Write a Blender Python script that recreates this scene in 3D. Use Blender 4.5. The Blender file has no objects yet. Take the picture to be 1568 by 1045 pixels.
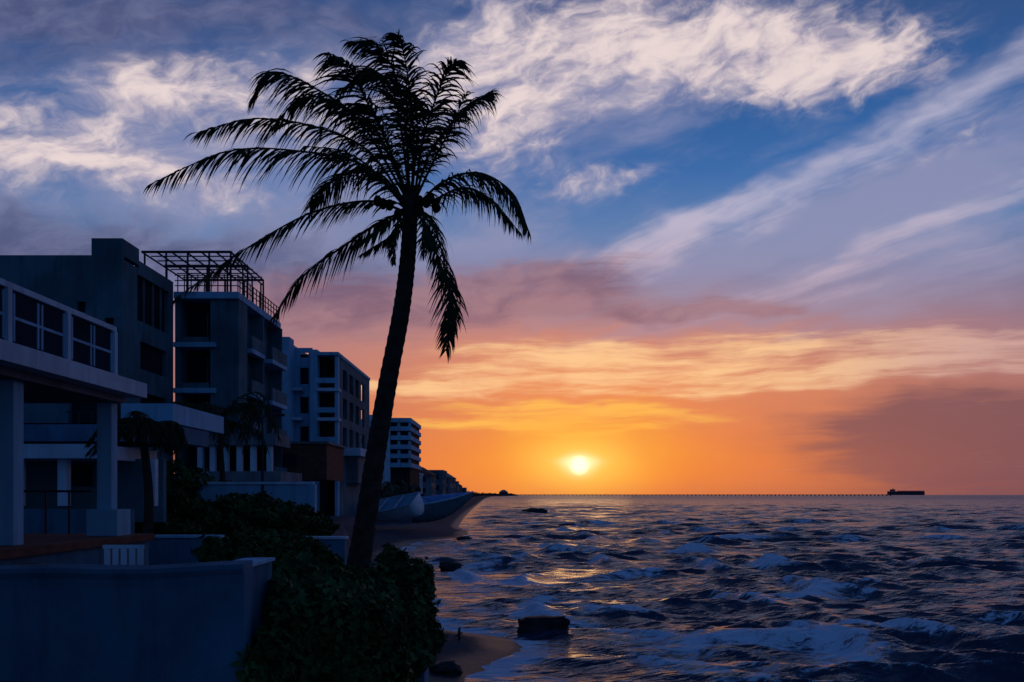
import bpy, math, random
import numpy as np
from mathutils import Vector, Matrix, noise as mn
random.seed(7); RNG=np.random.default_rng(7)
H=4.5; F=1524.0; CX=784.0; HY=758.0
def WX(px,D): return (px-CX)*D/F
def WZ(py,D): return H-(py-HY)*D/F
def P(px,py,D): return Vector((WX(px,D),D,WZ(py,D)))
def lin(v):
    v/=255.0
    return v/12.92 if v<=0.04045 else ((v+0.055)/1.055)**2.4
def C(r,g,b): return (lin(r),lin(g),lin(b),1.0)
scene=bpy.context.scene
COL=scene.collection
# ---------------------------------------------------------------- node helper
class G:
    def __init__(s,nt): s.nt=nt; s.n=nt.nodes; s.l=nt.links
    def put(s,inp,v):
        if isinstance(v,E): s.l.new(v.s,inp)
        elif v is not None: inp.default_value=v
    def m(s,op,*a,clamp=False):
        nd=s.n.new('ShaderNodeMath'); nd.operation=op; nd.use_clamp=clamp
        for i,v in enumerate(a): s.put(nd.inputs[i],v)
        return E(s,nd.outputs[0])
    def vm(s,op,*a,out=0):
        nd=s.n.new('ShaderNodeVectorMath'); nd.operation=op
        for i,v in enumerate(a): s.put(nd.inputs[i],v)
        return E(s,nd.outputs[out])
    def sm(s,x,lo,hi,a=0.0,b=1.0):
        nd=s.n.new('ShaderNodeMapRange'); nd.interpolation_type='SMOOTHSTEP'
        for i,v in enumerate((x,lo,hi,a,b)): s.put(nd.inputs[i],v)
        return E(s,nd.outputs[0])
    def mix(s,f,a,b,bt='MIX'):
        nd=s.n.new('ShaderNodeMix'); nd.data_type='RGBA'; nd.blend_type=bt
        s.put(nd.inputs[0],f); s.put(nd.inputs[6],a); s.put(nd.inputs[7],b)
        return E(s,nd.outputs[2])
    def comb(s,x,y,z=0.0):
        nd=s.n.new('ShaderNodeCombineXYZ')
        for i,v in enumerate((x,y,z)): s.put(nd.inputs[i],v)
        return E(s,nd.outputs[0])
    def sep(s,v):
        nd=s.n.new('ShaderNodeSeparateXYZ'); s.put(nd.inputs[0],v)
        return [E(s,o) for o in nd.outputs]
    def noise(s,v,scale=1.0,det=4,rough=0.5,dist=0.0,color=False):
        nd=s.n.new('ShaderNodeTexNoise'); s.put(nd.inputs['Vector'],v)
        nd.inputs['Scale'].default_value=scale; nd.inputs['Detail'].default_value=det
        nd.inputs['Roughness'].default_value=rough; nd.inputs['Distortion'].default_value=dist
        return E(s,nd.outputs[1 if color else 0])
    def mapping(s,v,loc=(0,0,0),rot=(0,0,0),sc=(1,1,1),t='TEXTURE'):
        nd=s.n.new('ShaderNodeMapping'); nd.vector_type=t; s.put(nd.inputs[0],v)
        nd.inputs[1].default_value=loc; nd.inputs[2].default_value=rot; nd.inputs[3].default_value=sc
        return E(s,nd.outputs[0])
    def ramp(s,f,stops,interp='LINEAR'):
        nd=s.n.new('ShaderNodeValToRGB'); cr=nd.color_ramp; cr.interpolation=interp
        while len(cr.elements)>1: cr.elements.remove(cr.elements[-1])
        cr.elements[0].position=stops[0][0]; cr.elements[0].color=stops[0][1]
        for p,c in stops[1:]:
            e=cr.elements.new(p); e.color=c
        s.put(nd.inputs[0],f); return E(s,nd.outputs[0])
class E:
    def __init__(s,g,sock): s.g=g; s.s=sock
    def __add__(a,b): return a.g.m('ADD',a,b)
    __radd__=__add__
    def __sub__(a,b): return a.g.m('SUBTRACT',a,b)
    def __rsub__(a,b): return a.g.m('SUBTRACT',b,a)
    def __mul__(a,b): return a.g.m('MULTIPLY',a,b)
    __rmul__=__mul__
    def __truediv__(a,b): return a.g.m('DIVIDE',a,b)
# ---------------------------------------------------------------- WORLD
SUN_AZ=math.atan((887-CX)/F); SUN_EL=math.atan(45/F)
sun_dir=Vector((math.sin(SUN_AZ)*math.cos(SUN_EL),math.cos(SUN_AZ)*math.cos(SUN_EL),math.sin(SUN_EL)))
def build_world():
    w=bpy.data.worlds.new("World"); scene.world=w; w.use_nodes=True
    nt=w.node_tree; nt.nodes.clear(); g=G(nt)
    tc=nt.nodes.new('ShaderNodeTexCoord'); d=E(g,tc.outputs['Generated'])
    x,y,z=g.sep(d)
    R2D=57.29578
    az=g.m('ARCTAN2',x,y)*R2D
    hyp=g.m('SQRT',x*x+y*y)
    el=g.m('ARCTAN2',z,hyp)*R2D
    DPP=0.0376
    q0=g.comb(az,el,0.0)
    wn=g.noise(g.vm('MULTIPLY',q0,(0.16,0.3,0)),1.0,3,0.55,color=True)
    wv=g.vm('SUBTRACT',wn,(0.5,0.5,0.5))
    q=g.vm('ADD',q0,g.vm('MULTIPLY',wv,(5.0,2.6,0.0)))
    qh=g.vm('ADD',q0,g.vm('MULTIPLY',wv,(4.0,0.9,0.0)))
    qx,qy,_=g.sep(q)
    f1w=g.comb(qx,qy,1.0); f2w=g.comb(qx*qx,qx*qy,qy*qy)
    f1=g.comb(az,el,1.0); f2=g.comb(az*az,az*el,el*el)
    def pa(px,py):
        return math.degrees(math.atan((px-CX)/F)), math.degrees(math.atan((HY-py)/math.hypot(F,px-CX)))
    def blob(px,py,rx,ry,rot=0,amp=1.0,warp=True):
        a,e=pa(px,py); rx*=DPP; ry*=DPP; c=math.cos(math.radians(rot)); s=math.sin(math.radians(rot))
        A=(c/rx)**2+(s/ry)**2; B=2*c*s*(1/rx**2-1/ry**2); Cc=(s/rx)**2+(c/ry)**2
        Dl=-(2*A*a+B*e); El=-(2*Cc*e+B*a); F0=A*a*a+B*a*e+Cc*e*e
        u=g.vm('DOT_PRODUCT',f1w if warp else f1,(-Dl,-El,-F0+math.log(amp)),out=1)
        v=g.vm('DOT_PRODUCT',f2w if warp else f2,(-A,-B,-Cc),out=1)
        return g.m('EXPONENT',u+v)
    def S(*bl,warp=True):
        t=None
        for b in bl:
            r=blob(*b,warp=warp); t=r if t is None else t+r
        return t
    def gate(B,n):
        return B+n*g.m('MINIMUM',B*2.2,1.0)
    nA=g.noise(g.mapping(q,rot=(0,0,math.radians(9)),sc=(4.6,1.8,1)),1.0,4,0.56)
    nF=g.noise(g.mapping(q,rot=(0,0,math.radians(16)),sc=(1.9,1.0,1)),1.0,5,0.60)
    nH=g.noise(g.mapping(qh,loc=(3,7,0),rot=(0,0,math.radians(1)),sc=(6.0,0.55,1)),1.0,5,0.60)
    zz=g.m('MAXIMUM',z,0.02)+0.03
    pl=g.comb(x/zz,y/zz,0.0)
    pl=g.vm('ADD',pl,g.vm('MULTIPLY',wv,(0.2,0.2,0)))
    nP=g.noise(g.mapping(pl,rot=(0,0,math.radians(90+24)),sc=(3.0,0.30,1)),1.0,4,0.6)
    t=g.m('DIVIDE',el+5.0,70.0,clamp=True)
    def tp(py): return (math.degrees(math.atan((HY-py)/F))+5)/70
    st=[(0.0,C(45,40,60)),(tp(758),C(120,74,78)),(tp(700),C(154,92,82)),(tp(600),C(168,112,110)),(tp(520),C(152,120,138)),
        (tp(450),C(114,122,160)),(tp(370),C(86,128,180)),(tp(270),C(52,106,170)),(tp(170),C(42,92,154)),(tp(60),C(48,82,136)),(0.62,C(44,64,108)),(1.0,C(24,42,82))]
    col=g.ramp(t,st)
    cs=g.m('COSINE',(az-3.9)/R2D)
    dark=g.sm(cs,0.97,0.80)
    col=g.mix(dark*0.4,col,C(46,68,114))
    # sunset glow
    col=g.mix(g.m('MINIMUM',S((900,625,430,145))*0.94,1.0),col,C(238,144,96))
    col=g.mix(S((890,700,430,85,0,.8),warp=False),col,C(228,120,68))
    col=g.mix(g.sm(S((1440,670,230,62),(1560,690,170,90))*(nH*1.4+0.3),0.2,1.0)*0.85,col,C(122,80,90))
    # veil of thin high cloud
    veil=S((250,240,440,150,4),(820,120,340,120,0,1.0),(1250,340,350,62,18),(1480,320,220,100,14,0.85),(1300,450,330,60,5,0.8),(650,380,300,60,0,.8))
    vm_=g.sm(veil+(nA-0.5)*1.5+(nP-0.5)*1.4,0.12,1.4)
    vc=g.mix(g.sm(el,7.0,14.0),C(168,138,154),C(142,146,182))
    col=g.mix(vm_*0.88,col,vc)
    # grey-violet shadowed masses
    gm=g.sm(S((60,30,330,80,3,1.0),(60,365,330,55,0,1.0),(420,410,260,40,0,.8),(500,30,220,40,0,.6),(560,330,160,40,0,.5))+(nA-0.5)*1.1,0.2,1.15)
    col=g.mix(gm*0.82,col,g.mix(g.sm(nF,0.3,0.75),C(76,82,122),C(112,114,150)))
    # cream clouds
    cr=S((1130,75,230,62,-4,1.2),(1300,90,105,52,-10,.9),(860,50,190,80,0,.8),(790,195,120,60,15,.8),(700,130,110,60,0,.6),
         (300,150,190,46,9,1.1),(70,240,130,46,-4,.95),(240,275,170,30,-6,.8),(480,215,130,40,0,.5),
         (925,280,110,20,3,.6),(1480,215,80,16,20,.5))
    cm=g.sm(gate(cr,(nF-0.5)*1.5+(nA-0.5)*1.6),0.1,1.35)
    cc=g.mix(g.sm(nF*1.1+nA*0.6+cr*0.22,0.68,1.32),C(148,142,174),C(242,222,218))
    col=g.mix(cm*0.93,col,cc)
    # long cirrus streaks on the right
    s2=S((1180,300,420,30,19.5,.95),(1420,345,320,24,16,0.85),(1000,375,180,40,20,.5),(1460,160,160,30,24,.5),(1350,420,260,20,12,.5))
    sm2=g.sm(gate(s2,(nP-0.5)*2.2+(nA-.5)*1.0),0.15,1.4)
    col=g.mix(sm2*0.85,col,g.mix(g.sm(el,9.0,17.0),C(208,176,188),C(194,188,210)))
    # mauve banks
    mv=S((880,440,170,32,-3,.8),(1060,474,140,15,0,1.1),(640,460,240,40,0,1.0),(1180,480,45,9,-5,.8),(450,470,200,60,0,.8),(930,400,90,22,12,.6))
    mm=g.sm(gate(mv,(nH-0.5)*1.3+(nA-0.5)*1.3),0.25,1.2)
    col=g.mix(mm*0.78,col,g.mix(g.sm(nA,0.35,0.65),C(118,86,110),C(162,120,130)))
    # peach / orange lit bars
    pb=S((1130,540,340,26,1,.85),(850,540,160,22,3,.7),(1400,560,260,14,3,.8),(820,590,280,22,2,.7),(1230,590,220,14,2,.5),(560,590,140,16,0,.8),(1490,520,110,16,3,.6))
    pm=g.sm(gate(pb,(nH-0.5)*2.6+(nA-.5)*.8),0.1,1.25)
    far=g.sm(cs,0.995,0.93)
    col=g.mix(pm*0.9,col,g.mix(far,C(255,204,148),C(214,170,158)))
    # yellow wisps near the sun
    yb=S((880,645,230,20,1,.9),(850,620,200,14,0,.7),(930,668,120,8,0,.6),(720,655,130,9,0,.5))
    ym=g.sm(gate(yb,(nH-0.5)*2.6),0.15,1.25)
    col=g.mix(ym*0.85,col,C(255,194,92))
    # haze near the sea, glow round the sun
    col=g.mix(S((886,725,330,46,0,.6),warp=False),col,C(244,132,52))
    col=g.mix(S((886,698,150,64,0,.85)),col,C(255,170,56))
    col=g.mix(S((887,708,72,38,0,.9),warp=False),col,C(255,214,98))
    hl=S((887,713,26,19,0,.9),(887,707,42,9,0,.4),warp=False)
    hm=g.sm(hl,0.05,1.0)
    sd=g.vm('DOT_PRODUCT',d,tuple(sun_dir),out=1)
    disc=g.sm(sd,math.cos(math.radians(0.66)),math.cos(math.radians(0.2)))
    back=g.sm(y,0.35,-0.45)
    col=g.mix(back*0.95,col,g.mix(g.sm(z,-0.05,0.7),C(48,88,132),C(34,68,118)))
    below=g.sm(z,0.0,-0.08)
    col=g.mix(below,col,C(28,32,48))
    colv=g.vm('ADD',col,g.vm('ADD',g.vm('MULTIPLY',g.comb(hm,hm,hm),(0.2,0.35,0.35)),g.vm('MULTIPLY',g.comb(disc,disc,disc),(0.5,0.5,0.4))))
    bg=nt.nodes.new('ShaderNodeBackground'); g.put(bg.inputs[0],colv); bg.inputs[1].default_value=0.97
    sky=nt.nodes.new('ShaderNodeTexSky'); sky.sky_type='NISHITA'; sky.sun_disc=False
    sky.sun_elevation=SUN_EL; sky.sun_rotation=SUN_AZ; sky.air_density=1.3; sky.dust_density=1.0
    bg2=nt.nodes.new('ShaderNodeBackground'); nt.links.new(sky.outputs[0],bg2.inputs[0]); bg2.inputs[1].default_value=0.004
    ad=nt.nodes.new('ShaderNodeAddShader'); nt.links.new(bg.outputs[0],ad.inputs[0]); nt.links.new(bg2.outputs[0],ad.inputs[1])
    out=nt.nodes.new('ShaderNodeOutputWorld'); nt.links.new(ad.outputs[0],out.inputs[0])
    w.cycles.sampling_method='NONE'
build_world()
# low sun veiled by haze: weak and soft-edged
sl=bpy.data.lights.new('sun','SUN'); sl.energy=0.03; sl.angle=math.radians(6); sl.color=(1.0,0.55,0.25)
so=bpy.data.objects.new('sun',sl); COL.objects.link(so); so.rotation_euler=sun_dir.to_track_quat('Z','Y').to_euler()
# ---------------------------------------------------------------- materials
def mat(name,base,rough=0.8,var=0.25,scale=1.5,spec=0.3,bump=0.0,bscale=20,streak=False,metal=0.0):
    m=bpy.data.materials.new(name); m.use_nodes=True; nt=m.node_tree; g=G(nt)
    b=nt.nodes['Principled BSDF']; b.inputs['Roughness'].default_value=rough
    b.inputs['Specular IOR Level'].default_value=spec; b.inputs['Metallic'].default_value=metal
    tc=nt.nodes.new('ShaderNodeTexCoord'); o=E(g,tc.outputs['Object'])
    n=g.noise(o,scale,4,0.6)
    dk=tuple(c*(1-var) for c in base)+(1,); lt=tuple(min(1,c*(1+var)) for c in base)+(1,)
    col=g.mix(g.sm(n,0.3,0.7),dk,lt)
    if streak:
        n2=g.noise(g.mapping(o,sc=(0.5,0.5,4.0)),1.0,4,0.65)
        col=g.mix(g.sm(n2,0.45,0.75)*0.6,col,tuple(c*0.45 for c in base)+(1,))
    g.put(b.inputs['Base Color'],col)
    if bump>0:
        bp=nt.nodes.new('ShaderNodeBump'); bp.inputs['Strength'].default_value=bump; bp.inputs['Distance'].default_value=0.03
        g.put(bp.inputs['Height'],g.noise(o,bscale,3,0.6)); nt.links.new(bp.outputs[0],b.inputs['Normal'])
    return m
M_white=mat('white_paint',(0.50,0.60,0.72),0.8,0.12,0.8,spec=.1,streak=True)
M_blue=mat('blue_stucco',(0.065,0.16,0.25),0.9,0.25,0.7,spec=.1,streak=True,bump=0.3)
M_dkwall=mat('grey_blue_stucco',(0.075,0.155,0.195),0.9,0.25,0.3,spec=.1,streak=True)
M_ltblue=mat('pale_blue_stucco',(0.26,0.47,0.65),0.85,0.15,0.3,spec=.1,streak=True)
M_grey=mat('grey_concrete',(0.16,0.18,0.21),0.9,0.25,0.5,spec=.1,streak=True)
M_glass=mat('dark_glass',(0.02,0.03,0.045),0.8,0.2,0.5,spec=0.0)
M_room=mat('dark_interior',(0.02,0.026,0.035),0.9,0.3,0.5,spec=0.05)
M_metal=mat('dark_steel',(0.03,0.03,0.04),0.7,0.2,3,spec=.1)
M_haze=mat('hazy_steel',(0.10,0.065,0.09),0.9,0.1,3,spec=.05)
M_terra=mat('terracotta_deck',(0.15,0.06,0.05),0.9,0.25,2,spec=.1)
M_rock=mat('wet_rock',(0.03,0.03,0.034),0.7,0.4,2.0,spec=0.2,bump=0.8,bscale=6)
M_bark=mat('palm_bark',(0.045,0.035,0.03),0.95,0.4,4,spec=0.1,bump=0.8,bscale=14)
M_leaf=mat('palm_leaf',(0.02,0.034,0.014),0.7,0.35,3,spec=0.15)
M_bush=mat('shrub_leaf',(0.035,0.075,0.022),0.65,0.6,1.6,spec=0.12)
M_trees=mat('distant_foliage',(0.035,0.045,0.03),0.8,0.4,0.3)
M_coco=mat('coconut_husk',(0.03,0.025,0.015),0.8,0.3,6,spec=0.05)
M_boatw=mat('boat_white',(0.62,0.72,0.82),0.6,0.15,2,spec=0.2)
M_boatb=mat('boat_tarp_blue',(0.10,0.26,0.55),0.7,0.25,1.5,bump=0.5,bscale=5)
# ---------------------------------------------------------------- mesh utils
def link(o,parent=None):
    COL.objects.link(o)
    if parent: o.parent=parent
    return o
def mesh_obj(name,verts,faces,mats,parent=None,smooth=False):
    me=bpy.data.meshes.new(name); me.from_pydata([tuple(v) for v in verts],[],faces)
    me.materials.append(mats)
    if smooth: me.polygons.foreach_set('use_smooth',[True]*len(me.polygons))
    me.update(); o=bpy.data.objects.new(name,me); return link(o,parent)
def np_obj(name,V,Fq,mat_,parent=None,smooth=False):
    me=bpy.data.meshes.new(name); nv=len(V); nf,k=Fq.shape
    me.vertices.add(nv); me.vertices.foreach_set('co',np.ascontiguousarray(V,dtype=np.float32).ravel())
    me.loops.add(nf*k); me.loops.foreach_set('vertex_index',Fq.ravel().astype(np.int32))
    me.polygons.add(nf); me.polygons.foreach_set('loop_start',np.arange(0,nf*k,k,dtype=np.int32))
    me.update(calc_edges=True)
    if smooth: me.polygons.foreach_set('use_smooth',np.ones(nf,dtype=bool))
    me.materials.append(mat_); me.validate(); o=bpy.data.objects.new(name,me); return link(o,parent)
def empty(name,loc=(0,0,0)):
    o=bpy.data.objects.new(name,None); o.empty_display_size=0.5; COL.objects.link(o); return o
class Bld:
    def __init__(s,name): s.e=empty(name); s.parts={}
    def box(s,part,mt,x0,x1,y0,y1,z0,z1):
        x0,x1=sorted((x0,x1)); y0,y1=sorted((y0,y1)); z0,z1=sorted((z0,z1))
        p=s.parts.setdefault(part,([],[],mt)); v,f,_=p; b=len(v)
        v+= [(x0,y0,z0),(x1,y0,z0),(x1,y1,z0),(x0,y1,z0),(x0,y0,z1),(x1,y0,z1),(x1,y1,z1),(x0,y1,z1)]
        f+= [(b,b+3,b+2,b+1),(b+4,b+5,b+6,b+7),(b,b+1,b+5,b+4),(b+1,b+2,b+6,b+5),(b+2,b+3,b+7,b+6),(b+3,b,b+4,b+7)]
    def wall_y(s,part,mt,x0,x1,z0,z1,y,th,holes):
        xs=sorted({x0,x1,*[h[0] for h in holes],*[h[1] for h in holes]}); zs=sorted({z0,z1,*[h[2] for h in holes],*[h[3] for h in holes]})
        for i in range(len(xs)-1):
            for j in range(len(zs)-1):
                cx=(xs[i]+xs[i+1])/2; cz=(zs[j]+zs[j+1])/2
                if not(x0<=cx<=x1 and z0<=cz<=z1): continue
                if any(h[0]<cx<h[1] and h[2]<cz<h[3] for h in holes): continue
                s.box(part,mt,xs[i],xs[i+1],y,y+th,zs[j],zs[j+1])
    def wall_x(s,part,mt,y0,y1,z0,z1,x,th,holes):
        holes=[h for h in holes if h[3]<z1 and h[2]>z0 and h[0]>y0 and h[1]<y1]
        ys=sorted({y0,y1,*[h[0] for h in holes],*[h[1] for h in holes]}); zs=sorted({z0,z1,*[h[2] for h in holes],*[h[3] for h in holes]})
        for i in range(len(ys)-1):
            for j in range(len(zs)-1):
                cy=(ys[i]+ys[i+1])/2; cz=(zs[j]+zs[j+1])/2
                if any(h[0]<cy<h[1] and h[2]<cz<h[3] for h in holes): continue
                s.box(part,mt,x-th,x,ys[i],ys[i+1],zs[j],zs[j+1])
    def done(s):
        for k,(v,f,mt) in s.parts.items(): mesh_obj(k,v,f,mt,s.e)
def tube(V,Fc,pts,rads,n=8):
    b0=len(V); N=len(pts)
    up=Vector((0,1,0.01))
    for i,p in enumerate(pts):
        t=(pts[min(i+1,N-1)]-pts[max(i-1,0)]).normalized()
        a=t.cross(up)
        if a.length<1e-3: a=t.cross(Vector((1,0,0)))
        a.normalize(); b=t.cross(a)
        for k in range(n):
            an=2*math.pi*k/n; V.append(p+(a*math.cos(an)+b*math.sin(an))*rads[i])
    for i in range(N-1):
        for k in range(n):
            k2=(k+1)%n; Fc.append((b0+i*n+k,b0+i*n+k2,b0+(i+1)*n+k2,b0+(i+1)*n+k))
    Fc.append(tuple(b0+k for k in range(n))[::-1]); Fc.append(tuple(b0+(N-1)*n+k for k in range(n)))
def spline(pts,n):
    P_=[pts[0]*2-pts[1]]+list(pts)+[pts[-1]*2-pts[-2]]; out=[]; segs=len(pts)-1
    for i in range(n+1):
        u=i/n*segs; k=min(int(u),segs-1); t=u-k; a,b,c,d=P_[k:k+4]
        out.append(0.5*((2*b)+(c-a)*t+(2*a-5*b+4*c-d)*t*t+(3*b-3*c+d-a)*t**3))
    return out
# ---------------------------------------------------------------- shoreline, terrain, sea
KD=np.array([-200,10,22,25,27,28.5,30.5,32.5,34,50,75,96,106,122,140,200,300,1000,1800,2600,3600,5000,6000,30000.])
KS=np.array([-1.4,-1.4,-1.5,-1.3,-0.3,0.35,0.2,-1.6,-3.2,-5.8,-9.2,-9.4,-5.2,-5.2,-7.6,-9.6,-12.2,-28,-43,-51,-5,40,-500,-9000.])
def shore(D): return np.interp(D,KD,KS)
def terr(d,D):
    w=np.interp(D,[0,32,36,45,60,80,98,106,124,136,200],[1.3,2.6,1.5,1.4,2,3,5,15,15,5,4])
    zb=np.where(d<0,0.09*d,0.10*np.minimum(d,7))
    k=np.clip((d-w)/1.0,0,1); k=k*k*(3-2*k)
    return np.maximum(zb*(1-k)+k*2.45,-4)
ds=np.concatenate([-np.geomspace(60,0.5,25),np.linspace(-0.4,18,90),np.geomspace(18.5,9000,60)])
Ds=np.concatenate([np.linspace(-60,10,15),np.linspace(10.5,80,150),np.geomspace(81,6000,170)])
DD,dd=np.meshgrid(Ds,ds,indexing='ij')
XX=shore(DD)-dd
ZZ=terr(dd,DD)
nz=np.sin(XX*1.7+DD*0.6)*np.sin(DD*1.1-XX*0.4)*0.03+np.sin(XX*5.1)*np.sin(DD*4.3)*0.008
ZZ=ZZ+nz*np.clip(dd,0,1)
V=np.stack([XX,DD,ZZ],-1).reshape(-1,3)
def gridfaces(r,c):
    i=np.arange(r-1)[:,None]*c+np.arange(c-1)[None,:]; i=i.ravel()
    return np.stack([i,i+1,i+c+1,i+c],-1)
def sand_mat():
    m=bpy.data.materials.new('sand'); m.use_nodes=True; nt=m.node_tree; g=G(nt); b=nt.nodes['Principled BSDF']
    tc=nt.nodes.new('ShaderNodeTexCoord'); o=E(g,tc.outputs['Object']); _,_,z=g.sep(o)
    n=g.noise(o,3.0,6,0.65); wet=g.sm(z+(n-0.5)*0.12,0.22,0.04)
    dry=g.mix(g.sm(n,0.3,0.7),(0.035,0.045,0.065,1),(0.065,0.078,0.105,1))
    g.put(b.inputs['Base Color'],g.mix(wet,dry,(0.028,0.032,0.045,1)))
    g.put(b.inputs['Roughness'],g.sm(wet,0,1,0.95,0.5))
    b.inputs['Specular IOR Level'].default_value=0.12
    bp=nt.nodes.new('ShaderNodeBump'); bp.inputs['Strength'].default_value=0.8; bp.inputs['Distance'].default_value=0.05
    g.put(bp.inputs['Height'],g.noise(o,6,6,0.7)); nt.links.new(bp.outputs[0],b.inputs['Normal']); return m
M_sand=sand_mat()
np_obj('ground',V,gridfaces(len(Ds),len(ds))[:, ::-1],M_sand,smooth=True)

def sea_mat():
    m=bpy.data.materials.new('sea_water'); m.use_nodes=True; nt=m.node_tree; g=G(nt); b=nt.nodes['Principled BSDF']
    tc=nt.nodes.new('ShaderNodeTexCoord'); o=E(g,tc.outputs['Object']); x,y,z=g.sep(o)
    at=nt.nodes.new('ShaderNodeAttribute'); at.attribute_name='foam'; fo=E(g,at.outputs['Fac'])
    n1=g.noise(g.mapping(o,rot=(0,0,0.3),sc=(1.9,0.7,1)),1.7,6,0.78,0.6)
    fm=g.sm(fo+(n1-0.5)*3.2,0.50,0.90)
    base=g.mix(fm,(0.024,0.044,0.085,1),(0.68,0.76,0.90,1))
    g.put(b.inputs['Base Color'],base); b.inputs['IOR'].default_value=1.33
    r=g.sm(y,40.0,1500.0)*0.15+0.18
    g.put(b.inputs['Roughness'],g.m('MAXIMUM',r,fm*0.85))
    b.inputs['Specular IOR Level'].default_value=0.33
    h=(g.noise(g.mapping(o,rot=(0,0,0.40),sc=(0.34,0.15,1)),1.0,2,0.6)*0.10
       +g.noise(g.mapping(o,rot=(0,0,0.35),sc=(1.3,0.48,1)),1.0,2,0.62)*0.34
       +g.noise(g.mapping(o,rot=(0,0,0.30),sc=(5.0,1.7,1)),1.0,2,0.6)*0.9
       +g.noise(g.mapping(o,rot=(0,0,0.2),sc=(30,8,1)),1.0,2,0.6)*g.sm(y,80.0,400.0)*3.0)
    bp=nt.nodes.new('ShaderNodeBump'); bp.inputs['Strength'].default_value=1.0; bp.inputs['Distance'].default_value=0.8
    g.put(bp.inputs['Height'],h); nt.links.new(bp.outputs[0],b.inputs['Normal']); return m
def build_sea():
    D=np.concatenate([np.linspace(-60,13.8,50),np.geomspace(14,1200,1050),np.geomspace(1230,40000,60)])
    t=np.linspace(-0.22,1.0,640)
    DD,T=np.meshgrid(D,t,indexing='ij'); X=T*(np.abs(DD)+35)
    off=X-shore(DD)
    dy=np.gradient(D)[:,None]*np.ones_like(T)
    depthf=np.clip((off+0.3)/6,0.0,1)**0.7
    rng=np.random.default_rng(3); Z=np.zeros_like(X); DX=np.zeros_like(X); DY=np.zeros_like(X)
    grp=0.85+0.35*np.sin(X*0.11+DD*0.07+1)*np.sin(X*0.05-DD*0.09)+0.25*np.sin(X*0.23-DD*0.19+2)
    L=np.geomspace(0.5,9,64)
    for i,l in enumerate(L):
        th=math.radians(252+rng.normal(0,18)); k=2*math.pi/l
        a=0.0102*l*(1.0 if l<3.0 else 0.8)*rng.uniform(0.7,1.3)
        ph=k*(X*math.cos(th)+DD*math.sin(th))+rng.uniform(0,6.28)+0.9*np.sin(X*0.31+i)+0.6*np.sin(DD*0.23+i*2)
        att=np.clip((l/dy-2.5)/2.5,0,1)
        sp_,cp=np.sin(ph),np.cos(ph)
        Z+=a*sp_*att; DX+=a*1.0*math.cos(th)*cp*att; DY+=a*1.0*math.sin(th)*cp*att
    Z*=grp; amp=depthf
    foam=np.zeros_like(X)
    for (off0,D0,D1,hh,ww) in [(9,22,48,.38,.8),(14,28,75,.42,.9),(5,30,60,.26,.5),(20,45,110,.48,1.1),(12,60,130,.44,.9),(7,80,160,.36,.7),(4,45,95,.26,.5)]:
        line=off0+1.8*np.sin(DD*0.13+off0)+0.8*np.sin(DD*0.37+off0*2)+ (DD-D0)*0.16
        e=np.clip((DD-D0)/6,0,1)*np.clip((D1-DD)/8,0,1)*(0.55+0.45*np.sin(DD*0.41+off0))
        u=(off-line)/ww
        r=np.where(u<0,np.exp(-(u*2.2)**2),np.exp(-(u*0.8)**2))*e
        Z=Z+r*hh/np.maximum(amp,0.3)
        foam+=np.exp(-((u+0.5)*0.85)**2)*e*0.85
    for (D0,x0,x1,hh,ww) in [(29.5,4,15,.38,.8),(33.5,9,24,.36,.8),(37,1,9,.32,.7),(44,6,22,.38,1.0),(54,-1,12,.38,1.0),(62,14,40,.46,1.3),(75,0,25,.44,1.3),(25.8,3,12,.26,.6),(95,10,60,.5,1.8),(120,20,90,.5,2.2),(150,-2,50,.5,2.5)]:
        line=D0+1.2*np.sin(X*0.33+D0)+0.5*np.sin(X*0.93+D0*2)+0.12*(X-x0)
        e=np.clip((X-x0)/3,0,1)*np.clip((x1-X)/4,0,1)*(0.6+0.4*np.sin(X*0.6+D0))
        u=(DD-line)/ww; r=np.where(u<0,np.exp(-(u*2.0)**2),np.exp(-(u*.8)**2))*e
        Z=Z+r*hh; foam+=np.exp(-((u+.6)*1.0)**2)*e*0.78
    Zr=Z*amp
    crest=np.clip((Z-0.16)/0.26,0,1)*np.clip(1-DD/260,0,1)*0.5
    near=np.clip(1-np.abs(off-0.3)/1.5,0,1)*0.75+np.clip(1-np.abs(off-5)/8.0,0,1)*0.6
    wob=0.4*np.sin(off*1.3+np.sin(DD*0.5)*2+DD*0.25)
    foam=foam+crest+near*(1+wob)*np.clip(1.4-DD/160,0.4,1)
    foam-=0.06
    foam=np.where(foam>0,foam*np.clip(1-(DD-250)/700,0,1),foam)-0.6*np.clip((DD-150)/300,0,1)
    V=np.stack([X+DX*amp,DD+DY*amp,Zr],-1).reshape(-1,3)
    o=np_obj('sea',V,gridfaces(len(D),len(t))[:, ::-1],sea_mat(),smooth=True)
    a=o.data.attributes.new('foam','FLOAT','POINT'); a.data.foreach_set('value',foam.astype(np.float32).ravel())
build_sea()
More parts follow.
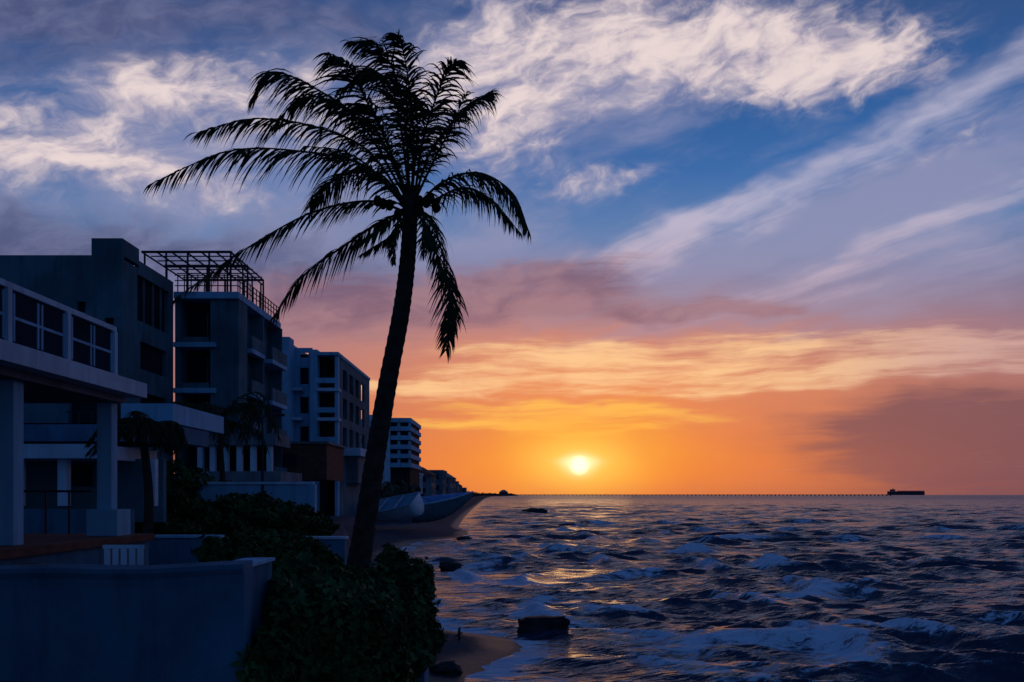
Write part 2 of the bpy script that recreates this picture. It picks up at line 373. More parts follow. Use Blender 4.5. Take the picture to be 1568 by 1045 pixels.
# ---------------------------------------------------------------- palm
def frond(LV,LF,RV,RF,pts,ll=0.95,droop=0.9,wind=Vector((-0.25,0,0)),side=None,n=64,w=0.028,start=0.12,ragged=0.15,r0=0.035,rnd=random):
    sp=spline(pts,n); L=len(sp)
    tube(RV,RF,sp,[r0*(1-0.85*i/(L-1)) for i in range(L)],5)
    for i in range(int(start*L),L-1):
        s=i/(L-1); T=(sp[i+1]-sp[i]).normalized()
        sd=side if side is not None else T.cross(Vector((0,0,1)))
        if sd.length<0.25: sd=T.cross(Vector((0,1,0)))
        sd=(sd-T*sd.dot(T)).normalized()
        prof=min(1.0,0.5+2.2*(s-start))*(1.0 if s<0.6 else max(0.3,1-(s-0.6)*1.6))
        for sg in (-1,1):
            for rep in range(1 if rnd.random()<0.6 else 2):
                if rnd.random()<ragged*0.6: continue
                ln=ll*prof*rnd.uniform(0.75,1.12)
                if rnd.random()<ragged: ln*=rnd.uniform(0.3,0.7)
                fw=rnd.uniform(0.35,0.75)+0.5*s
                dv=(sd*sg*rnd.uniform(0.5,1.0)+T*fw+Vector((rnd.gauss(0,.08),rnd.gauss(0,.08),rnd.gauss(0.05,.1)))).normalized()
                p=sp[i]+(sp[i+1]-sp[i])*rnd.random(); seg=5; ww=w*rnd.uniform(0.7,1.2)
                wd=T.copy()
                dr=droop*rnd.uniform(0.7,1.3)
                b=len(LV); cur=p.copy(); d=dv.copy()
                for k in range(seg+1):
                    f=k/seg; wk=ww*(0.6+1.2*f if f<0.3 else (1-f)*1.37+0.02)
                    wdir=(wd-d*wd.dot(d))
                    if wdir.length<0.05: wdir=Vector((0,1,0)).cross(d)
                    wdir.normalize()
                    tw=0.7*math.sin(i*1.7+sg); wdir=(wdir*math.cos(tw)+d.cross(wdir)*math.sin(tw))
                    LV.append(cur+wdir*wk*0.5); LV.append(cur-wdir*wk*0.5)
                    d=(d+(Vector((0,0,-1))+wind)*dr*(0.35+0.25*f)).normalized(); cur=cur+d*ln/seg
                for k in range(seg): LF.append((b+2*k,b+2*k+1,b+2*k+3,b+2*k+2))
def main_palm():
    e=empty('palm_tree'); D=23.0
    pth=[(540,925),(547,880),(563,780),(578,680),(595,580),(614,480),(624,400),(628,330),(628,285)]
    pts=[P(a,b,D) for a,b in pth]; pts[0].z-=0.6
    sp=spline(pts,150); rad=[]
    for i in range(len(sp)):
        s=i/(len(sp)-1)
        r=np.interp(s,[0,0.08,0.25,0.45,0.7,0.85,0.95,1],[.35,.29,.245,.22,.19,.175,.2,.13])
        rad.append(float(r)*(1+0.03*((i%3)-1)+random.uniform(-0.012,0.012)))
    V,Fc=[],[]; tube(V,Fc,sp,rad,20); mesh_obj('trunk',V,Fc,M_bark,e,smooth=True)
    fr=[
     ([(628,310,0),(612,190,.3),(595,120,.5),(562,92,.6),(516,124,.5)],.9,.9),
     ([(628,310,0),(624,200,-.5),(610,135,-.9),(585,102,-1.1),(550,100,-1.2)],.85,.9),
     ([(626,310,0),(575,195,.3),(520,148,.6),(455,125,.9),(405,165,1.0)],1.05,1.0),
     ([(626,310,0),(560,205,-.6),(500,165,-1),(440,148,-1.3),(412,185,-1.4)],1.05,1.0),
     ([(624,315,0),(560,225,.2),(470,185,.3),(380,175,.3),(300,198,.2)],1.05,1.0),
     ([(622,318,0),(560,262,-.4),(470,250,-.8),(370,257,-1.1),(264,308,-1.3)],1.1,1.0),
     ([(622,315,0),(575,250,.8),(520,235,1.4),(480,245,1.9),(445,275,2.2)],1.1,1.0),
     ([(622,325,0),(570,318,-.5),(490,345,-1.0),(400,405,-1.4),(308,478,-1.7)],.8,1.0),
     ([(622,325,0),(585,330,.4),(520,365,.7),(450,412,.9),(398,482,1.0)],.95,1.0),
     ([(632,322,0),(680,285,-.3),(735,278,-.6),(785,312,-.8),(809,370,-.9)],.95,1.0),
     ([(632,322,0),(668,296,.4),(705,272,.8),(750,285,1.0),(795,335,1.1)],.8,1.0),
     ([(634,322,0),(662,345,-.5),(685,420,-.8),(692,490,-.9),(687,545,-.9)],.8,.8),
     ([(636,322,0),(655,350,.3),(672,400,.5),(690,450,.6),(690,500,.6)],.7,.8),
     ([(634,310,0),(655,235,.2),(688,180,.4),(722,145,.5),(750,129,.5)],.95,.8),
     ([(634,310,0),(650,230,-.5),(672,175,-.9),(690,142,-1.1),(702,130,-1.2)],.85,.9),
     ([(630,310,0),(634,225,.4),(634,160,.8),(626,122,1.0),(618,106,1.1)],.9,.9),
     ([(630,310,0),(640,240,-1.0),(640,190,-1.8),(636,155,-2.4),(630,140,-2.8)],.9,.9),
     ([(628,310,0),(600,240,-1.0),(575,195,-1.8),(560,170,-2.5),(540,170,-3.0)],1.0,1.0),
     ([(628,310,0),(606,250,.4),(580,185,.8),(560,142,1.0),(535,132,1.1)],.95,1.0),
     ([(626,325,0),(605,345,-.5),(580,370,-.8),(560,385,-.9)],.45,1.0),
     ([(626,325,0),(600,350,.5),(575,360,.8),(545,375,.9)],.45,1.0),
     ([(628,330,0),(612,352,-.5),(606,385,-.6),(608,412,-.6)],.3,.9),
     ([(634,330,0),(652,345,-.8),(660,380,-1.2),(655,410,-1.3)],.55,.9),
     ([(622,320,0),(590,290,-.9),(548,270,-1.6),(500,275,-2.2)],.8,1.0),
     ([(634,310,0),(668,262,-.7),(695,225,-1.2),(720,180,-1.5)],.6,.9),
    ]
    LV,LF,RV,RF=[],[],[],[]
    for ps,ll,dr in fr:
        pp=[P(a,b,D)+Vector((0,o,0)) for a,b,o in ps]
        n=86 if len(ps)==5 else 42
        frond(LV,LF,RV,RF,pp,ll*1.14,dr*0.80,n=n,w=0.050,ragged=.25)
    mesh_obj('fronds',LV,LF,M_leaf,e); mesh_obj('frond_ribs',RV,RF,M_leaf,e)
    V,Fc=[],[]
    for (a,b,o) in [(580,312,-.2),(590,320,-.4),(661,310,-.3),(668,318,0),(655,318,-.4),(612,335,-.35),(645,330,-.35),(600,322,-.4),(640,300,.4)]:
        c=P(a,b,D)+Vector((0,o,0)); b0=len(V)
        for i in range(7):
            ph=math.pi*i/6
            for k in range(10):
                th=2*math.pi*k/10; V.append(c+Vector((math.sin(ph)*math.cos(th)*.10,math.sin(ph)*math.sin(th)*.10,math.cos(ph)*.135)))
        for i in range(6):
            for k in range(10): Fc.append((b0+i*10+k,b0+i*10+(k+1)%10,b0+(i+1)*10+(k+1)%10,b0+(i+1)*10+k))
        st=[P(628,325,D),(P(628,325,D)+c)/2+Vector((0,0,.12)),c]; tube(V,Fc,spline(st,6),[.02]*7,5)
    mesh_obj('coconuts',V,Fc,M_coco,e,smooth=True)
main_palm()
def small_palm(px,py_top,D,zbase,scale,seed):
    e=empty('palm_tree'); r=random.Random(seed); top=P(px,py_top,D); base=Vector((top.x+0.15,D,zbase))
    V,Fc=[],[]; sp=spline([base,(base+top)/2+Vector((0.1,0,0)),top],20); tube(V,Fc,sp,[.15-.04*i/20 for i in range(21)],10); mesh_obj('trunk',V,Fc,M_bark,e,smooth=True)
    LV,LF,RV,RF=[],[],[],[]
    for i in range(18):
        a=i*2.4+r.random(); up=r.uniform(-0.2,1.0); L=scale*r.uniform(.8,1.1)
        h=Vector((math.cos(a),math.sin(a)*.8,0))
        pts=[top,top+h*L*.35+Vector((0,0,L*.35*up)),top+h*L*.7+Vector((0,0,L*(.45*up-.08))),top+h*L*.95+Vector((-.1,0,L*(.3*up-.4)))]
        frond(LV,LF,RV,RF,pts,scale*.36,.8,n=34,w=0.06,rnd=r)
    mesh_obj('fronds',LV,LF,M_leaf,e); mesh_obj('frond_ribs',RV,RF,M_leaf,e)
small_palm(335,645,46,2.4,3.2,5); small_palm(218,662,28,2.9,1.5,9)
# ---------------------------------------------------------------- leaf masses
def leafmass(name,blobs,mt,seed,leaf=0.12,aspect=0.55,shell=0.55):
    rng=np.random.default_rng(seed); VV=[]
    for (c,r,n) in blobs:
        c=np.array(c); r=np.array(r)
        d=rng.normal(size=(n,3)); d/=np.linalg.norm(d,axis=1)[:,None]
        lump=1+0.22*np.sin(d[:,0]*5+c[0])*np.sin(d[:,1]*4+c[1])+0.18*np.sin(d[:,2]*7+c[2]*3+d[:,0]*4)
        rad=(shell+(1-shell)*rng.random(n)**0.6)*lump*(1+0.12*(rng.random(n)<0.06))
        p=c+d*r*rad[:,None]
        nn=d+rng.normal(size=(n,3))*0.7; nn/=np.linalg.norm(nn,axis=1)[:,None]
        a=np.cross(nn,rng.normal(size=(n,3))); a/=np.linalg.norm(a,axis=1)[:,None]; b=np.cross(nn,a)
        s=leaf*rng.uniform(0.6,1.3,n)[:,None]
        VV.append(np.stack([p-a*s,p-b*s*aspect+nn*s*.15,p+a*s,p+b*s*aspect+nn*s*.15],1))
    V=np.concatenate(VV).reshape(-1,3); Fq=np.arange(len(V)).reshape(-1,4)
    return np_obj(name,V,Fq,mt)
def PB(px,py,D,rx,ry,rz,n): return (tuple(P(px,py,D)),(rx,ry,rz),n)
leafmass('sea_grape_shrub',[PB(612,965,18,.68,1.0,.95,6000),PB(614,905,19,.5,.9,.65,4500),PB(628,925,19.3,.4,.6,.6,2500),PB(560,975,17,.8,1,.95,5000),PB(618,1005,17.3,.5,.6,.35,2000),PB(644,885,19.6,.2,.3,.3,500),PB(600,862,19.0,.25,.4,.3,800),PB(655,970,18.6,.2,.3,.45,700)],M_bush,1,.085)
leafmass('sea_grape_shrub',[PB(450,930,14,.8,1.1,.8,8000),PB(430,1000,12.5,.6,.8,.8,6000),PB(500,1010,13,.9,.9,.85,7000),PB(515,935,15,.6,.8,.55,4000),PB(415,875,15.5,.5,.8,.45,3500),PB(475,875,15.8,.5,.8,.42,3500),PB(410,1050,11.5,.35,.5,.7,3000),PB(540,1070,13,.8,.8,.8,4000),PB(390,930,13,.3,.6,.8,2000)],M_bush,2,.075)
leafmass('sea_grape_shrub',[PB(345,850,19,.5,.6,.32,1800),PB(395,845,19,.6,.6,.35,2200),PB(440,838,20,.6,.6,.32,2200)],M_bush,3,.075)
leafmass('hedge',[PB(320,800,36,1.2,1.2,.9,3500),PB(380,795,37,1.4,1.2,.95,4000),PB(440,800,38,1.3,1.2,.85,3500),PB(250,812,34,1.2,1,.5,2500),PB(480,812,39,.9,1,.6,1500)],M_bush,4,.11)
leafmass('garden_shrub',[PB(270,750,44,1.3,1.2,1.1,2500),PB(345,760,50,1.5,1.2,.7,1500)],M_bush,5,.13)
tb=[]
rr=random.Random(4)
for i in range(46):
    D=140*(1.07**i)
    if D>2600: break
    sx=float(shore(D))-rr.uniform(9,16)-D*0.006
    tb.append(((sx,D,3.4+rr.uniform(-.3,1.2)),(rr.uniform(2,4)+D*.004,3+D*.03,rr.uniform(1.6,3.2)+D*.0009),500))
leafmass('coastal_trees',tb,M_trees,6,.7)
tb=[]
for i in range(40):
    D=2600+i*70; sx=float(shore(D))-22
    tb.append(((sx-rr.uniform(0,20),D,3),(14,60,rr.uniform(3,7)),200))
leafmass('headland_trees',tb,M_trees,8,3.0)
# ---------------------------------------------------------------- terrace house (near left)
b=Bld('terrace_house')
XS=-7.7
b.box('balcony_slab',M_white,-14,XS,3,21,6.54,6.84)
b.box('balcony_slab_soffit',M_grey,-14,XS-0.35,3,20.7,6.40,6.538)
xr=-8.3; zt=8.02; zb=7.02
b.box('parapet_frame',M_white,xr-.1,xr,3,20.9,zt-.1,zt); b.box('parapet_frame',M_white,xr-.14,xr+.04,3,20.9,6.842,zb)
yy=20.9
while yy>6:
    b.box('parapet_frame',M_white,xr-.12,xr+.02,yy-.14,yy,zb+.002,zt-.102)
    for s_ in (0,1):
        y1=yy-.16-s_*1.0; y0=y1-.9
        b.box('window_sash',M_ltblue,xr-.07,xr-.03,y0,y0+.05,zb+.05,zt-.15); b.box('window_sash',M_ltblue,xr-.07,xr-.03,y1-.05,y1,zb+.05,zt-.15)
    b.box('window_sash',M_ltblue,xr-.068,xr-.032,yy-2.05,yy-.15,zb+.42,zb+.47)
    b.box('window_glass',M_glass,xr-.056,xr-.050,yy-2.1,yy-.14,zb+.003,zt-.103)
    yy-=2.2
b.box('parapet_frame_end',M_white,-14,xr-.12,20.75,20.9,zt-.1,zt)
b.box('upper_room',M_dkwall,-14,-9.9,3,20.2,6.842,8.0)
for (yy,wd) in [(16.6,.34),(20.65,.30),(12.4,.34)]:
    b.box('pillar',M_ltblue,-8.4-wd/2,-8.4+wd/2,yy-wd/2,yy+wd/2,3.664,6.398)
b.box('pillar_plinth',M_ltblue,-8.68,-8.05,20.3,21.0,3.662,4.2)
b.box('deck',M_terra,-14,-7.75,12.2,21.6,3.52,3.66); b.box('deck_base',M_blue,-14,-7.85,12.3,21.5,2.0,3.518)
b.box('deck_step',M_terra,-14,-7.4,12.6,16.0,3.30,3.40)
b.box('terrace_rail',M_metal,-14,-9,21.3,21.34,4.55,4.6)
for x in np.arange(-13.5,-9,.5): b.box('terrace_rail',M_metal,x,x+.03,21.3,21.34,3.66,4.549)
b.done()
b=Bld('garden_pavilion')
D=30
def bx(part,mt,p0,p1,q0,q1,D,dep): b.box(part,mt,WX(p0,D),WX(p1,D),D,D+dep,WZ(q1,D),WZ(q0,D))
bx('roof_slab',M_white,-160,150,680,702,D,5)
bx('fascia',M_blue,-160,262,650,676,D+2,4)
bx('upper_wall',M_dkwall,-160,105,610,648,D+4,6); bx('upper_wall_end',M_ltblue,185,265,618,648,D+4,6)
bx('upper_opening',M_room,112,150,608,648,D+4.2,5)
bx('roof_rail',M_metal,100,180,630,632,D+2.2,.05)
for p in (105,120,140,160,178): bx('roof_rail_posts',M_metal,p,p+1.5,632.1,650,D+2.2,.05)
for p in (25,95,230): bx('post',M_white,p-7,p+7,703,775,D+.4,.3)
bx('back_wall',M_dkwall,-160,250,703,800,D+3.0,.3)
bx('low_wall',M_blue,-160,200,780,830,D-1.2,.3)
bx('window',M_glass,110,140,712,745,D+2.9,.08)
b.done()
def near_wall():
    e=empty('garden_wall'); V,Fc=[],[]
    D=11.0; x1=WX(366,D); zt=WZ(872,D)
    pr=[(D,0.5),(D,zt-.22),(D-.02,zt-.12),(D-.06,zt-.05),(D-.06,zt),(D+.35,zt+.02),(D+.35,0.5)]
    nx=60; xa=-9.5; n=len(pr)
    for i in range(nx+1):
        x=xa+(x1-xa)*i/nx; sag=0.012*math.sin(i*0.35)+0.05*(i/nx)**6
        for (y,z) in pr: V.append((x+(0.06*(i/nx)**8 if z>zt-.25 else 0),y,z+(sag if z>zt-.3 else 0)))
    for i in range(nx):
        for k in range(n):
            k2=(k+1)%n; Fc.append((i*n+k,(i+1)*n+k,(i+1)*n+k2,i*n+k2))
    Fc.append(tuple(range(n))); Fc.append(tuple(nx*n+k for k in range(n))[::-1])
    mesh_obj('wall_front',V,Fc,M_blue,e)
    bb=Bld('garden_wall_part')
    bb.box('wall_side',M_blue,x1-.32,x1-.02,D+.352,12.6,0.5,zt-.01); bb.box('coping',M_ltblue,x1-.35,x1+.02,D+.354,12.6,zt-.008,zt+.03)
    bb.done()
    for ch in list(bb.e.children): ch.parent=e
    bpy.data.objects.remove(bb.e)
near_wall()
def chair(px,D,zf):
    b=Bld('patio_chair'); x=WX(px,D)
    for dx in (0,.5):
        for dy in (0,.5): b.box('legs',M_white,x+dx,x+dx+.04,D+dy,D+dy+.04,zf,zf+.4)
    for i in range(6): b.box('seat_slats',M_white,x,x+.54,D+i*.09,D+i*.09+.07,zf+.402,zf+.425)
    for i in range(5): b.box('back_slats',M_white,x+.02+i*.11,x+.09+i*.11,D+.5,D+.53,zf+.43,zf+.85)
    b.box('back_rail',M_white,x,x+.54,D+.5,D+.53,zf+.852,zf+.9)
    b.done()
chair(132,12.6,2.94)
b=Bld('patio_floor'); b.box('slab',M_grey,-9.4,WX(366,11)-.4,11.36,15.9,2.4,2.93); b.done()
# ---------------------------------------------------------------- apartment building (large)
b=Bld('apartment_building')
g0=2.0
D1=58.0; xa=-22.7; zr=18.5
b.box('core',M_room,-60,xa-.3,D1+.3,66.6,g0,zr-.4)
holes=[]
for (p0,p1,q0,q1) in [(118,131,462,478),(160,203,487,497),(30,90,560,600),(186,200,552,570),(120,150,520,545),(60,100,480,500)]:
    holes.append((WX(p0,D1),min(WX(p1,D1),xa-.5),WZ(q1,D1),WZ(q0,D1)))
b.wall_y('front_wall',M_dkwall,-60,xa,g0,WZ(391,D1),D1,.28,holes)
b.box('stair_tower',M_dkwall,WX(140,D1),xa-.001,D1+.285,D1+2.6,WZ(391,D1)+.002,WZ(365,D1)-.002)
b.box('stair_tower',M_dkwall,WX(140,D1),xa,D1+.0,D1+.283,WZ(391,D1)+.001,WZ(365,D1))
zt1=WZ(365,D1)
b.wall_x('side_wall',M_dkwall,D1+.285,66.7,g0,zt1-1.2,xa,.28,[(60.3,65.8,zr-3.4,zr-.6)]+[(60.8,65.4,z,z+1.7) for z in (12.2,9.1)])
b.box('sloped_parapet',M_dkwall,xa-.28,xa-.002,D1+2.602,66.7,zt1-1.198,zt1-.7)
for y in (61.7,63.3,64.7): b.box('mullions',M_grey,xa-.22,xa-.12,y,y+.1,zr-3.4,zr-.6)
D2=67.0; xb=-18.4; zf=WZ(448,D2)
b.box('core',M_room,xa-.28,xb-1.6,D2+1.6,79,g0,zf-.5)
fl=[WZ(y,D2) for y in (525,595,662,728)]
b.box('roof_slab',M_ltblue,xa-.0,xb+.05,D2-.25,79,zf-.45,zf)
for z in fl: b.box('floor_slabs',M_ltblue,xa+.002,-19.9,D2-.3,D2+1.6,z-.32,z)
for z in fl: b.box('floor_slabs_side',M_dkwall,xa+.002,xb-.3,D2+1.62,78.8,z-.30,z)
b.box('pier',M_dkwall,WX(322,D2),xb,D2,D2+2.2,g0,zf-.452)
b.box('pier',M_dkwall,xa+.004,xa+.35,D2+.02,D2+1.58,g0,zf-.452)
for z in fl:
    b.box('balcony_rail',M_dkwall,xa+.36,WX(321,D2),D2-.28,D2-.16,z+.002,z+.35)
    b.box('doors',M_glass,xa+.7,-21.0,D2+1.52,D2+1.59,z+.01,z+2.3); b.box('door_frames',M_grey,-21.0,-20.9,D2+1.5,D2+1.6,z+.01,z+2.3)
b.wall_x('seaward_wall',M_dkwall,D2+2.202,79,g0,zf-.452,xb-.9,.25,[(70.3,72.6,z+.2,z+2.4) for z in fl]+[(74.4,77.6,z+.2,z+2.4) for z in fl])
for z in fl:
    b.box('side_balconies',M_ltblue,xb-.899,xb+.25,D2+2.6,73.2,z-.3,z); b.box('side_balcony_rail',M_dkwall,xb+.13,xb+.25,D2+2.6,73.2,z+.002,z+.9)
    b.box('side_balconies',M_ltblue,xb-.899,xb+.6,74.0,78.8,z-.45,z-.15); b.box('side_balcony_rail',M_dkwall,xb+.48,xb+.6,74.0,78.8,z-.148,z+.8)
b.box('divider',M_dkwall,xb-.898,xb+.1,73.25,73.55,g0,zf-.46); b.box('divider',M_dkwall,xb-.898,xb+.15,78.85,79.1,g0,zf-.46)
def bar(part,a,c,r=.05,mt=M_metal):
    V,Fc=[],[]; tube(V,Fc,[Vector(a),Vector(c)],[r,r],6)
    p=b.parts.setdefault(part,([],[],mt)); n=len(p[0]); p[0].extend([tuple(v) for v in V]); p[1].extend([tuple(i+n for i in f) for f in Fc])
zp=WZ(385,D2); px0,px1=-25.0,WX(352,D2)
for y in (67.2,71.5,76.0):
    bar('pergola',(px0,y,zp),(px1,y,zp),.09)
    for x in np.linspace(px0+.2,px1,5): bar('pergola',(x,y,zf-.3 if x>xa else zr-1),(x,y,zp),.07)
for x in np.linspace(px0,px1,7): bar('pergola',(x,67.2,zp),(x,76.0,zp),.06)
for y in np.linspace(67.6,75.6,7): bar('pergola',(px0,y,zp+.12),(px1,y,zp+.12),.045)
for h in (.45,.8,1.15): bar('roof_railing',(xa,67.0,zf+h),(xb-.1,67.0,zf+h),.035); bar('roof_railing',(xb-.05,67.0,zf+h),(xb-.05,78.8,zf+h),.035)
for x in np.linspace(xa+.2,xb-.05,10): bar('roof_railing',(x,67.0,zf),(x,67.0,zf+1.2),.04)
for y in np.linspace(67.5,78.8,14): bar('roof_railing',(xb-.05,y,zf),(xb-.05,y,zf+1.2),.04)
for y in (69.5,72.,74.5): bar('pergola',(xb-.4,y,zf),(xb-.4,y,zf+2.2),.06)
bar('pergola',(xb-.4,67.4,zf+2.2),(xb-.4,75,zf+2.2),.06); bar('pergola',(px1,67.2,zp),(xb-.4,72,zf+2.2),.06)
b.done()
# ---------------------------------------------------------------- second apartment block (pale blue)
b=Bld('apartment_building')
D=95.
def Z_(q): return WZ(q,D)
x0,x1,x2,x3=WX(424,D),WX(443,D),WX(470,D),-16.9
b.box('core',M_room,x0+.2,x3-1.2,D+2.8,118,g0,Z_(530)-.4)
b.box('end_wall',M_ltblue,x0,x1,D,D+2,g0,Z_(516))
b.wall_x('side_wall',M_ltblue,D+2.002,118,g0,Z_(524),x1,.3,[])
ff=[Z_(q) for q in (592,638,684)]
b.wall_y('front_wall',M_ltblue,x1+.002,x2,g0,Z_(527),D+2.5,.25,[(x1+.5,x2-.35,z+.5,z+2.1) for z in ff]+[(x1+.5,x2-.35,ff[0]+3.1,ff[0]+3.6)])
b.box('pier',M_ltblue,x2+.002,WX(481,D),D+1.5,D+4.2,g0,Z_(532))
b.box('corner_pier',M_ltblue,x3-.28,x3,D+1.5,D+2.6,g0,Z_(536)-.3)
b.box('roof_slab',M_ltblue,WX(481,D)+.002,x3+.1,D+1.3,118,Z_(541),Z_(536))
for z in ff:
    b.box('floor_slabs',M_white,WX(481,D)+.002,x3+.12,D+1.2,D+2.9,z-.3,z); b.box('rail',M_ltblue,WX(481,D)+.004,x3-.285,D+1.5,D+1.6,z+.5,z+1.0)
    b.box('balcony_slab',M_white,x1+.003,x1+.9,D+1.0,D+2.48,z-.25,z)
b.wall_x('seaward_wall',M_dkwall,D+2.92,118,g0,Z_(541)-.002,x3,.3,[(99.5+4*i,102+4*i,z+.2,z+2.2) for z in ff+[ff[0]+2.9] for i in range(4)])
b.done()
# ---------------------------------------------------------------- far apartment block
b=Bld('apartment_building')
D=180.
xa_,xb_,xc_,xd_=[WX(p,D) for p in (513,545,597,629)]
b.box('left_wing',M_dkwall,xa_,xb_,D+1,D+16,1.5,WZ(645,D))
b.box('middle_wing',M_white,xb_+.01,xc_,D,D+18,1.5,WZ(642,D)); b.box('lift_tower',M_white,WX(556,D),WX(571,D),D+2,D+6,WZ(642,D)+.01,WZ(634,D))
b.box('core',M_room,xc_+.01,xd_-.3,D+1.3,D+20,1.5,WZ(641,D))
sl_=[WZ(q,D) for q in (640,653,667,681,695,709)]
for z in sl_: b.box('floor_bands',M_ltblue,xc_+.012,xd_,D+.1,D+20.5,z-.8,z)
for z in sl_[1:]: b.box('window_piers',M_ltblue,xc_+1.3,xc_+1.8,D+.5,D+1.29,z+.002,z+.7); b.box('window_piers',M_ltblue,xd_-.5,xd_-.1,D+.5,D+1.29,z+.002,z+.7)
for q in (655,672,689): b.box('windows',M_glass,xb_+1,xb_+2.6,D-.06,D-.002,WZ(q+7,D),WZ(q,D)); b.box('windows',M_glass,xa_+.8,xa_+2.6,D+.94,D+.998,WZ(q+7,D),WZ(q,D))
b.done()
def house(D,xr,w,dep,zt,mt,hip=True,z0=1.5,fl=2):
    b=Bld('beach_house'); x1=xr; x0=xr-w
    hs=[]; nwin=max(2,int(w/3)); hh=(zt-z0)/fl
    for f in range(fl):
        for i in range(nwin):
            xx=x0+w*(i+.5)/nwin; hs.append((xx-.6,xx+.6,z0+hh*f+hh*.35,z0+hh*f+hh*.8))
    b.box('core',M_room,x0+.25,x1-.25,D+.25,D+dep,z0,zt-.1)
    b.wall_y('front_wall',mt,x0,x1,z0,zt,D,.24,hs)
    b.wall_x('side_wall',mt,D+.242,D+dep,z0,zt,x1,.24,[(D+dep*(i+.3)/3,D+dep*(i+.7)/3,z0+hh*f+hh*.3,z0+hh*f+hh*.85) for i in range(3) for f in range(fl)])
    if not hip: b.box('parapet',mt,x0-.2,x1+.2,D-.2,D+dep+.2,zt+.002,zt+.5)
    b.done()
    if hip:
        o=.5; V=[(x0-o,D-o,zt),(x1+o,D-o,zt),(x1+o,D+dep+o,zt),(x0-o,D+dep+o,zt),(x0+w*.35,D+dep*.4,zt+w*.26),(x1-w*.35,D+dep*.6,zt+w*.26)]
        mesh_obj('hip_roof',V,[(0,1,4),(1,2,5,4),(2,3,5),(3,0,4,5),(3,2,1,0)],M_terra if w<9 else M_grey,b.e)
house(205,-19.5,7,12,8.6,M_ltblue,False); house(235,-19,8,14,9.2,M_grey,True,fl=3); house(280,-19.5,10,16,11.0,M_dkwall,False,fl=3)
house(330,-20.5,9,16,10.2,M_grey,True,fl=3); house(390,-23,11,18,11.0,M_dkwall,True,fl=3); house(470,-26,10,18,10.5,M_dkwall,False,fl=3)
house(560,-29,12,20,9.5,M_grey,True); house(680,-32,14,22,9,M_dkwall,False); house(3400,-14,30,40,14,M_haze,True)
b=Bld('garden_pavilion')
D=60
bx('colonnade_lintel',M_grey,300,422,664,682,D,4)
for p in (306,325,345,366,387,412): bx('colonnade_posts',M_white,p-4,p+4,683,722,D+.3,.4)
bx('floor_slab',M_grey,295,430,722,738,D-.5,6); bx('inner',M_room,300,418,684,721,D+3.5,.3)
b.done()
b=Bld('boundary_wall')
D=44
bx('wall',M_ltblue,303,477,742,782,D,.3); bx('coping',M_white,301,479,738,741.8,D-.06,.42)
for p in (303,477): bx('pillar',M_ltblue,p-5,p+5,742,790,D-.08,.45)
b.done()
b=Bld('boundary_wall')
D=26
bx('wall',M_blue,190,335,824,900,D,.3); bx('coping',M_ltblue,188,337,820,823.8,D-.05,.4)
bx('wall_end',M_blue,455,528,826,900,D+3,.3); bx('wall_end_coping',M_white,453,530,822,825.8,D+2.95,.4)
b.done()
b=Bld('terracotta_house')
D=80
bx('wall',M_terra,423,500,680,735,D,8); bx('roof_edge',M_grey,420,503,676,679.8,D-.2,8.5); bx('opening',M_glass,435,455,695,715,D-.1,.08)
bx('upper_terrace',M_white,512,552,686,698,D+20,6); bx('upper_wall',M_grey,505,548,699,740,D+22,8)
b.done()
D=44.; e=empty('lamp_post'); V,Fc=[],[]
tube(V,Fc,[P(402,640,D),Vector((WX(402,D),D,2.4))],[.05,.07],8); mesh_obj('pole',V,Fc,M_metal,e)
V,Fc=[],[]; tube(V,Fc,[P(402,640,D),P(410,634,D),P(426,634,D)],[.04,.04,.03],6); tube(V,Fc,[P(422,635,D),P(436,636,D)],[.09,.06],8); mesh_obj('lamp_arm',V,Fc,M_metal,e)
# ---------------------------------------------------------------- beached boats
def boat(px,py,D,L,yaw,roll,pitch,mt,tarp,hz=1.0):
    e=empty('beached_boat'); V,Fc=[],[]; N=16; K=9
    for i in range(N+1):
        s=i/N; w=(1-max(0,(s-.35)/.65)**2.3)*(0.85+0.15*min(1,s/.3)); hw=.19*L*w*.9+.01; dp=.17*L*(1-.35*s**3); sh=.07*L*s**2.2
        for k in range(K):
            a=math.pi*k/(K-1); V.append(Vector(((s-.5)*L,-math.cos(a)*hw,hz*(-math.sin(a)**.7*dp*(.35+.65*w)+sh+ .11*L))))
    for i in range(N):
        for k in range(K-1): Fc.append((i*K+k,(i+1)*K+k,(i+1)*K+k+1,i*K+k+1))
    Fc.append(tuple(range(K)))
    R=Matrix.Rotation(yaw,4,'Z')@Matrix.Rotation(pitch,4,'Y')@Matrix.Rotation(roll,4,'X'); c=P(px,py,D)
    mesh_obj('hull',[c+(R@v) for v in V],Fc,mt,e,smooth=True)
    TV,TF=[],[]
    for i in range(N+1):
        a=V[i*K]; bb=V[i*K+K-1]
        for k in range(5):
            t=k/4; p=a.lerp(bb,t); p=p+Vector((0,0,(.02+math.sin(math.pi*t)*.13*L*(1-(i/N)**2)) if tarp else -.06*L*math.sin(math.pi*t))); TV.append(c+(R@p))
    for i in range(N):
        for k in range(4): TF.append((i*5+k,(i+1)*5+k,(i+1)*5+k+1,i*5+k+1))
    mesh_obj('tarpaulin' if tarp else 'deck',TV,TF,M_boatb if tarp else M_ltblue,e)
    RV,RF=[],[]
    tube(RV,RF,[c+(R@V[i*K]) for i in range(N+1)],[.09]*(N+1),6); tube(RV,RF,[c+(R@V[i*K+K-1]) for i in range(N+1)],[.09]*(N+1),6)
    if not tarp:
        for i in (4,8,11):
            a=c+(R@V[i*K]); bb=c+(R@V[i*K+K-1]); tube(RV,RF,[a,bb],[.12,.12],4)
    mesh_obj('gunwale',RV,RF,M_white,e)
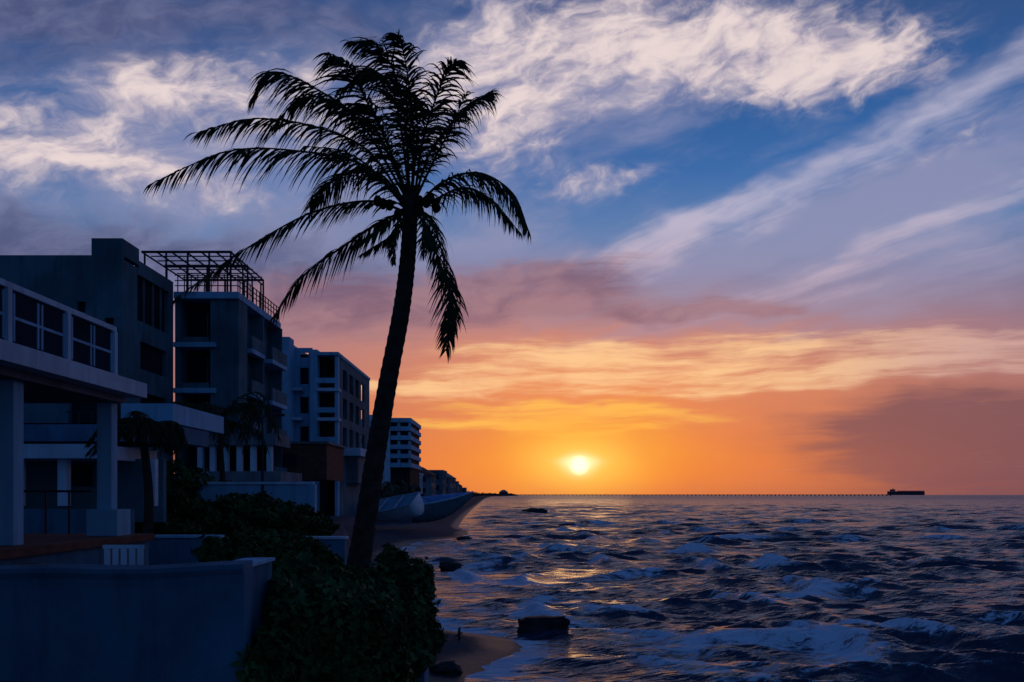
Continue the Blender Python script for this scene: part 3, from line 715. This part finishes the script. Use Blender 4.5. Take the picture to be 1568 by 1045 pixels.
boat(596,792,110,8.6,math.radians(150),math.radians(-32),math.radians(12),M_boatw,False,1.5)
boat(680,788,115,7.4,math.radians(14),math.radians(-3),math.radians(-6),M_dkwall,True,1.7)
# ---------------------------------------------------------------- rocks, block, retaining wall, posts
def rock(name,c,sx,sy,sz,seed,mt=M_rock,boxy=0.0):
    import bmesh
    bm=bmesh.new(); bmesh.ops.create_cube(bm,size=2) if boxy else bmesh.ops.create_icosphere(bm,subdivisions=4,radius=1)
    if boxy:
        bmesh.ops.bevel(bm,geom=bm.edges[:],offset=.25,segments=3,affect='EDGES'); bmesh.ops.subdivide_edges(bm,edges=bm.edges[:],cuts=3,use_grid_fill=True)
    for v in bm.verts:
        n=mn.fractal(v.co*1.3+Vector((seed*7.1,seed*3.3,0)),.6,2.,4)
        v.co*=1+n*(.2 if boxy else .32)
        v.co=Vector((v.co.x*sx,v.co.y*sy,v.co.z*sz))+Vector(c)
    me=bpy.data.meshes.new(name); bm.to_mesh(me); bm.free(); me.materials.append(mt); me.polygons.foreach_set('use_smooth',[True]*len(me.polygons))
    link(bpy.data.objects.new(name,me))
Dk=4.5*F/(970-758)
rock('concrete_block',(WX(832,Dk),Dk+.3,.2),.80,.42,.30,3,boxy=1)
D=4.5*F/(873-758); rock('rock',(WX(690,D),D,.15),.62,.5,.38,5)
rock('rock',(WX(683,25),25,.1),.38,.3,.2,8); rock('rock',(WX(712,98),98,.05),.7,.5,.35,9)
rock('rock',(WX(820,240),240,.2),3.0,1.5,1.1,13)
b=Bld('retaining_wall')
b.box('wall',M_blue,-2.7,-1.55,17.6,18.6,-.5,1.6); b.box('coping',M_grey,-2.75,-1.5,17.55,18.65,1.602,1.69)
b.done()
V,Fc=[],[]; c=P(703,972,29.5); tube(V,Fc,[Vector((c.x,c.y,.05)),Vector((c.x,c.y,.45)),Vector((c.x+.02,c.y,.57))],[.045,.04,.03],8); tube(V,Fc,[Vector((c.x-.12,c.y,.3)),Vector((c.x+.1,c.y,.42))],[.02,.02],6)
mesh_obj('mooring_post',V,Fc,M_bark)
b=Bld('pier')
Dp=3500.
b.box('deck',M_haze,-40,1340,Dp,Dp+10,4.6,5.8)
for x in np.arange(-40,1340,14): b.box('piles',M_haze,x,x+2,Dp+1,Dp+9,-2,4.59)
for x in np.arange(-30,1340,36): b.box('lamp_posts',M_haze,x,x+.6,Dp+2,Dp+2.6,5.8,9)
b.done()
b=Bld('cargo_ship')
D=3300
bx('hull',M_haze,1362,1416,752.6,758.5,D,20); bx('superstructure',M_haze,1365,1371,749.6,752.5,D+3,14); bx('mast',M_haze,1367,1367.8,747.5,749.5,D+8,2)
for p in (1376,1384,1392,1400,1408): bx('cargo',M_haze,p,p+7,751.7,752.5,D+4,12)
b.done()
cam=bpy.data.cameras.new('camera'); co=bpy.data.objects.new('camera',cam); COL.objects.link(co)
cam.sensor_width=36; cam.lens=36*F/1568.0; cam.shift_y=(HY-522.5)/1568.0; cam.clip_start=0.1; cam.clip_end=80000
co.location=(0,0,H); co.rotation_euler=(math.radians(90),0,0)
scene.camera=co
scene.view_settings.view_transform='Standard'; scene.view_settings.look='None'; scene.view_settings.exposure=0
